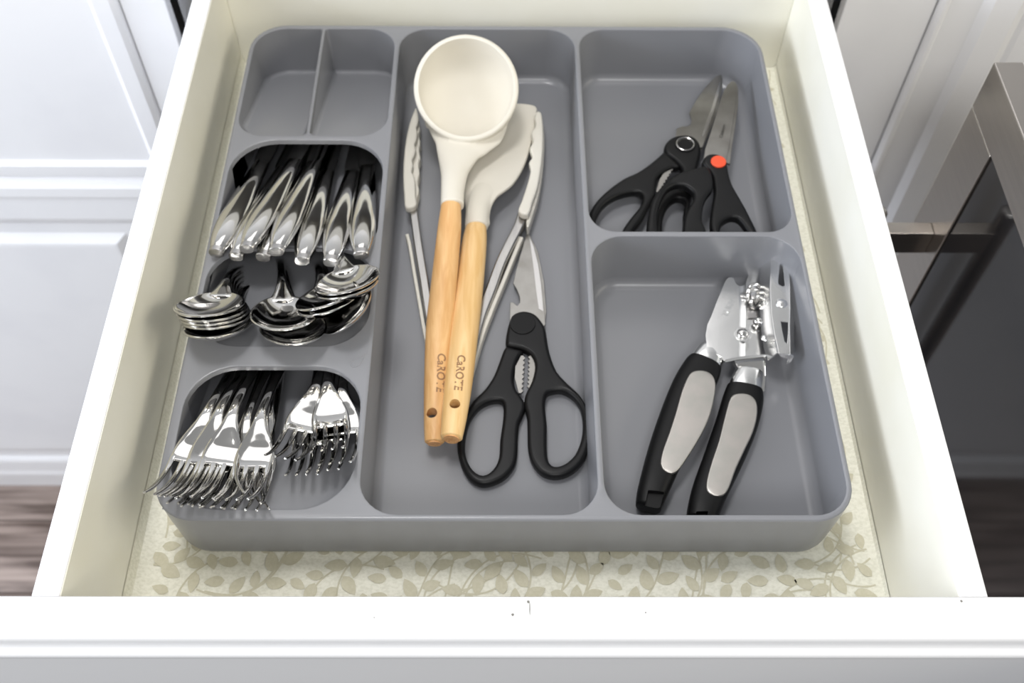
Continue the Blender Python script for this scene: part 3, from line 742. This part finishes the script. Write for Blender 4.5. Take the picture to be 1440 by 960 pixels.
sA = thing('kitchen_scissors', 'black handled kitchen scissors with a silver ringed pivot in the upper right compartment', 'scissors', at(940, 250, ZF))
a0, b0 = -.1010, .026
obj('blade', flat(c6, [(814, 56), (826, 60), (826, 80), (815, 150), (796, 230), (770, 310), (742, 390), (722, 450), (660, 450), (575, 400), (582, 350), (610, 335), (640, 335), (660, 325), (663, 300), (650, 262), (690, 190), (740, 120), (790, 70)], a0+.0062, b0, .0018, .0003, n=1), 'blade', sA)['label'] = 'upper blade with the notch'
obj('ground_edge', flat(c6, [(822, 80), (808, 160), (786, 240), (758, 320), (726, 395), (716, 385), (742, 310), (772, 230), (796, 150)], a0+.0064, b0, .0004, .0001, n=1), 'edge', sA)
obj('blade', flat(c6, [(830, 66), (828, 130), (806, 230), (778, 320), (740, 410), (715, 470), (680, 440), (740, 300), (790, 160)], a0+.0040, b0, .0018, .0003, n=1), 'blade', sA)['label'] = 'lower blade'
obj('handle', flat(c6, [(520, 470), (560, 505), (592, 535), (596, 552), (560, 556), (520, 575), (488, 600), (470, 640), (468, 700), (440, 755), (400, 830), (350, 900), (330, 960), (300, 1020), (250, 1050), (190, 1040), (140, 1000), (118, 940), (108, 870), (112, 800), (150, 735), (220, 668), (300, 612), (370, 580), (430, 540), (480, 500)],
    a0+.0076, b0, .0082, .0028, holes=[[(180, 770), (250, 715), (330, 690), (380, 690), (398, 720), (380, 770), (330, 830), (290, 890), (260, 950), (220, 990), (180, 980), (155, 930), (140, 860)]]), 'black', sA, 60)['label'] = 'left black handle'
obj('handle', flat(c6, [(516, 440), (540, 405), (575, 385), (625, 378), (670, 386), (700, 412), (714, 450), (712, 490), (700, 540), (688, 600), (680, 660), (660, 740), (650, 820), (655, 900), (640, 970), (590, 1020), (530, 1030), (480, 990), (465, 920), (468, 830), (482, 760), (520, 690), (560, 640), (600, 590), (612, 560), (570, 510), (524, 478)],
    a0+.0088, b0, .0088, .0028, holes=[[(600, 720), (630, 740), (620, 800), (618, 880), (605, 940), (570, 975), (530, 970), (508, 920), (508, 840), (530, 770), (565, 730)]]), 'black', sA, 60)['label'] = 'right black handle'
P = at(*c6(628, 433), a0+.0094, b0); nA = Vector((0, -b0, 1)).normalized()
pc = obj('pivot_cap', disc(P+nA*.0004, nA, .0086, .002, 36, .0004), 'softblack', sA)
bm = nb(); ringtorus(bm, P+nA*.0004, nA, .0072, .0012, 40, 8); o = sub('pivot_ring', bm, 'edge', pc, sA); o['label'] = 'silver ring'
bm = nb()
for k in range(22):
    a = math.pi*(.15+.7*k/21); q = P+nA*.0006+Vector((.0058*math.cos(a), .0058*math.sin(a), 0)); merge(bm, disc(q, nA, .00022, .0003, 6))
sub('grip_dots', bm, 'grime', pc, sA)
obj('gripping_teeth', teeth(c6, (560, 560), (478, 692), 26, a0+.0052, b0, 8, -1), 'blade', sA)
obj('gripping_teeth', teeth(c6, (590, 660), (510, 722), 14, a0+.0045, b0, 5, -1), 'blade', sA)

sB = thing('kitchen_scissors', 'black handled kitchen scissors with an orange pivot button in the upper right compartment', 'scissors', at(1000, 260, ZF))
a1, b1_ = -.0988, .052
obj('blade', flat(c6, [(878, 92), (895, 92), (905, 110), (906, 160), (898, 240), (884, 330), (868, 430), (850, 520), (800, 520), (730, 510), (735, 460), (762, 380), (790, 290), (815, 200), (840, 140), (860, 108)], a1+.0062, b1_, .0018, .0003, n=1), 'blade', sB)['label'] = 'upper blade with faint lettering'
obj('blade', flat(c6, [(900, 96), (915, 130), (915, 220), (900, 330), (884, 430), (870, 540), (820, 520), (850, 300), (870, 160)], a1+.0040, b1_, .0018, .0003, n=1), 'blade', sB)['label'] = 'lower blade'
obj('handle', flat(c6, [(722, 530), (736, 496), (765, 480), (805, 482), (838, 500), (856, 535), (866, 590), (886, 650), (920, 710), (960, 780), (1000, 860), (1025, 920), (1030, 980), (990, 1030), (930, 1040), (860, 1010), (800, 960), (772, 900), (765, 840), (775, 760), (786, 690), (782, 640), (776, 600), (750, 560)],
    a1+.0088, b1_, .0088, .0028, holes=[[(835, 850), (880, 825), (920, 835), (955, 880), (985, 930), (985, 970), (940, 995), (880, 980), (835, 940), (818, 890)]]), 'black', sB, 60)['label'] = 'right black handle'
obj('handle', flat(c6, [(706, 552), (740, 545), (768, 575), (780, 620), (778, 670), (745, 715), (726, 770), (722, 840), (745, 900), (740, 980), (700, 1030), (600, 1050), (500, 1030), (440, 970), (422, 900), (428, 820), (445, 740), (480, 680), (530, 630), (580, 590), (640, 568)],
    a1+.0128, b1_, .0085, .0028, holes=[[(600, 648), (640, 660), (672, 690), (672, 730), (645, 775), (625, 830), (618, 900), (610, 960), (570, 985), (520, 970), (486, 910), (478, 830), (490, 760), (520, 690), (560, 656)]]), 'black', sB, 60)['label'] = 'left black handle'
nB = Vector((0, -b1_, 1)).normalized(); P = at(*c6(809, 524), a1+.0100, b1_)
obj('pivot_button', disc(P, nB, .0062, .0022, 36, .0006), 'orange', sB)['label'] = 'orange button'
tb = text_bm('Cuisinart', .0042, .00003); P0 = at(*c6(815, 425), a1+.00635, b1_); P1 = at(*c6(845, 300), a1+.00635, b1_); ux = (P1-P0).normalized(); uy = nB.cross(ux); mid = (P0+P1)/2
for v in tb.verts: v.co = mid+ux*v.co.x+uy*v.co.y+nB*.0001
obj('lettering', tb, 'grime', sB, 80)

# ------------------------------------------------------------------ can opener
co = thing('can_opener', 'chrome can opener with two black handles and silver inlays, lower right compartment', 'can opener', at(1010, 560, ZF))
def grip(pts, collar, inlay, hole, lab, zc, H):
    P = [at(*c7(a, b), zc) for a, b, w in pts]; k = _crn([list(p)+[w/2.4*.93*mpp(p)] for (a, b, w), p in zip(pts, P)], 5, False)
    bm = nb(); loft(bm, [Vector(q[:3]) for q in k], [q[3] for q in k], [min(H, q[3]*.9) for q in k], n=28, ex=2.8, dome=.0022)
    h = obj('grip', bm, 'softblack', co, 50); h['label'] = lab+' black handle'
    if hole:
        cb = plate([at(*c7(*q), zc+H/2+.004) for q in hole], (0, 0, 1), .009); cut(h, cb)
    bm = nb(); P = [at(*c7(a, b), zc) for a, b, w in collar]
    k = _crn([list(p)+[w/2.4*.93*mpp(p)] for (a, b, w), p in zip(collar, P)], 4, False)
    loft(bm, [Vector(q[:3]) for q in k], [q[3] for q in k], [min(H*1.02, q[3]*.8) for q in k], n=28, ex=2.8, dome=.0015)
    obj('collar', bm, 'chrome2', co, 50)['label'] = lab+' chrome collar'
    bm = plate(cr([at(*c7(*q), zc+H/2+.0006) for q in inlay], 3, True), (0, 0, 1), .003, bev=.0009)
    obj('inlay', bm, 'satin', co, 60)['label'] = lab+' satin steel inlay'
ZC = ZF+.0100
grip([(124, 896, 92), (136, 850, 108), (178, 730, 132), (225, 610, 148), (270, 500, 150), (304, 432, 138), (314, 412, 124)],
     [(313, 420, 116), (322, 400, 118), (338, 372, 108), (342, 364, 98)],
     [(262, 447), (285, 433), (320, 435), (344, 453), (352, 490), (340, 560), (318, 620), (285, 680), (250, 735), (225, 768), (203, 780), (178, 771), (165, 748), (172, 705), (192, 650), (215, 580), (238, 500)],
     [(126, 826), (182, 830), (166, 890), (114, 886)], 'left', ZC, .0195)
grip([(302, 940, 108), (312, 900, 118), (332, 840, 128), (378, 730, 142), (420, 620, 150), (442, 540, 146), (448, 500, 130)],
     [(447, 508, 118), (452, 484, 118), (462, 450, 106), (464, 440, 96)],
     [(402, 524), (430, 510), (468, 515), (490, 540), (492, 585), (478, 640), (450, 700), (420, 765), (398, 825), (378, 852), (348, 856), (322, 838), (322, 800), (340, 735), (362, 670), (382, 590)],
     [(290, 898), (330, 898), (324, 950), (282, 950)], 'right', ZC, .0195)
def sheet(f, pts, th, n=1, holes=()):
    """thin folded sheet part; every outline point carries its own height"""
    L = [at(*f(x, y), z) for x, y, z in pts]
    c = sum(L, Vector())/len(L); nr = Vector()
    for i in range(len(L)): nr += (L[i]-c).cross(L[(i+1) % len(L)]-c)
    if nr.z < 0: nr = -nr
    return plate(L, nr, th, [[at(*f(x, y), z) for x, y, z in h] for h in holes], bev=.0002, seg=2)
za = -.0795
obj('jaw_plate', sheet(c8, [(-28, 620, za), (0, 560, za), (50, 430, za), (108, 292, za), (128, 270, za), (152, 264, za), (170, 272, za), (178, 295, za), (190, 317, za), (210, 328, za), (214, 560, za), (206, 860, za), (165, 872, za), (105, 888, za), (55, 850, za), (-30, 800, za), (-40, 700, za)], .0016), 'chrome2', co)['label'] = 'left jaw plate'
obj('jaw_fold', sheet(c8, [(211, 328, za), (228, 331, za-.0004), (248, 324, za-.001), (262, 312, za-.0024), (262, 560, za-.0024), (258, 860, za-.0024), (207, 862, za)], .0014), 'chrome2', co)
obj('back_plate', sheet(c8, [(262, 300, -.0870), (285, 240, -.0870), (350, 190, -.0870), (375, 200, -.0870), (380, 560, -.0870), (400, 960, -.0870), (262, 1010, -.0870), (240, 860, -.0870)], .0018), 'chrome2', co)
obj('cross_bar', sheet(c8, [(105, 882, -.0790), (200, 862, -.0790), (300, 850, -.0790), (410, 842, -.0790), (412, 862, -.0800), (300, 870, -.0800), (200, 884, -.0800), (110, 902, -.0800)], .003), 'chrome2', co)
obj('shank', sheet(c8, [(170, 880, -.0830), (405, 850, -.0830), (410, 1000, -.0850), (400, 1120, -.0860), (250, 1120, -.0860), (225, 1000, -.0850)], .005), 'chrome', co)
obj('back_plate', sheet(c8, [(268, 430, -.0855), (300, 440, -.0855), (318, 500, -.0855), (355, 545, -.0855), (330, 568, -.0855), (275, 570, -.0855)], .001), 'edge', co)['label'] = 'bright lower plate'
P = at(*c8(238, 690), za+.0004); bm = disc(P, (0, 0, 1), .0063, .0010, 36, .0003); bt = obj('rivet', bm, 'chrome2', co); bt['label'] = 'large domed rivet'
bm = nb(); bmesh.ops.create_uvsphere(bm, u_segments=28, v_segments=14, radius=.0046)
for v in bm.verts: v.co = P+Vector((v.co.x, v.co.y, v.co.z*.6))
sub('rivet_head', bm, 'chrome', bt, co)
bm = nb()
for q, (a, b) in enumerate(((325, 372), (318, 408), (338, 452))):
    ringtorus(bm, at(*c8(a, b), -.0800-q*.0008), Vector((.35, -.65, .65)), .0056-.0006*q, .0030, 28, 10)
obj('drive_wheel', bm, 'chrome', co)
bm = nb(); bmesh.ops.create_uvsphere(bm, u_segments=20, v_segments=10, radius=.0042); PP = at(*c8(352, 600), -.083)
for v in bm.verts: v.co += PP
obj('rivet', bm, 'chrome', co)['label'] = 'small rivet'
zb = -.0660
obj('cutter_flank', sheet(c8, [(370, 158, -.0780), (455, 76, zb), (446, 200, zb), (440, 340, zb), (448, 520, zb), (470, 690, zb), (494, 832, zb), (425, 888, -.0790), (395, 790, -.0790), (375, 660, -.0790), (364, 500, -.0790), (364, 330, -.0790)], .0012), 'chrome2', co)['label'] = 'left flank of the folded cutter bracket'
obj('cutter_face', sheet(c8, [(462, 76, zb), (575, 96, zb), (584, 160, zb), (588, 300, zb), (590, 480, zb), (588, 640, zb), (592, 845, zb), (510, 834, zb), (476, 690, zb), (453, 540, zb), (443, 340, zb), (450, 200, zb)], .0012,
    holes=[[(518, 156, zb), (534, 168, zb), (545, 240, zb), (554, 326, zb), (538, 334, zb), (506, 318, zb), (504, 290, zb), (512, 210, zb)], [(522, 592, zb), (578, 600, zb), (578, 680, zb), (570, 764, zb), (552, 748, zb), (535, 670, zb)]]), 'chrome2', co)['label'] = 'top of the folded cutter bracket with two slots'
obj('cutter_flank', sheet(c8, [(577, 96, zb), (604, 200, -.0740), (622, 400, -.0780), (628, 560, -.0780), (622, 860, -.0760), (594, 846, zb), (590, 640, zb), (592, 480, zb), (590, 300, zb)], .0012), 'chrome2', co)['label'] = 'right flank of the folded cutter bracket'
obj('hook', sheet(c8, [(500, 836, zb-.0005), (592, 846, zb-.0005), (622, 862, -.0690), (600, 900, -.0760), (566, 918, -.0780), (578, 880, -.0740), (530, 866, -.0700)], .0012), 'chrome2', co)
bm = nb(); P = at(*c8(530, 462), zb); bmesh.ops.create_uvsphere(bm, u_segments=20, v_segments=10, radius=.0040)
for v in bm.verts: v.co = P+Vector((v.co.x*1.1, v.co.y, v.co.z*.35))
merge(bm, disc(P+Vector((-.0015, .0026, .0008)), (0, 0, 1), .0016, .001, 14, .0003)); obj('boss', bm, 'chrome2', co)
bm = nb(); P = at(*c8(405, 720), -.0768); bmesh.ops.create_uvsphere(bm, u_segments=20, v_segments=10, radius=.0030)
for v in bm.verts: v.co = P+Vector((v.co.x, v.co.y, v.co.z*.4))
obj('dimple', bm, 'chrome2', co)
tb = text_bm('TURN', .0062, .00012); P0 = at(*c8(100, 555), za); P1 = at(*c8(168, 432), za); ux = (P1-P0).normalized(); uy = Vector((0, 0, 1)).cross(ux); mid = (P0+P1)/2
for v in tb.verts: v.co = mid+ux*v.co.x*1.05+uy*v.co.y+Vector((0, 0, .00015+v.co.z))
obj('lettering', tb, 'emb', co, 80)

# even shading across the flat faces next to rounded edges
for o in bpy.data.objects:
    if o.type == 'MESH' and o.parent is not None and o.parent.name.split('.')[0] not in ('table_knife', 'table_spoon', 'dinner_fork', 'floor', 'shelf_liner'):
        md = o.modifiers.new('even_shading', 'WEIGHTED_NORMAL'); md.keep_sharp = True; md.weight = 80
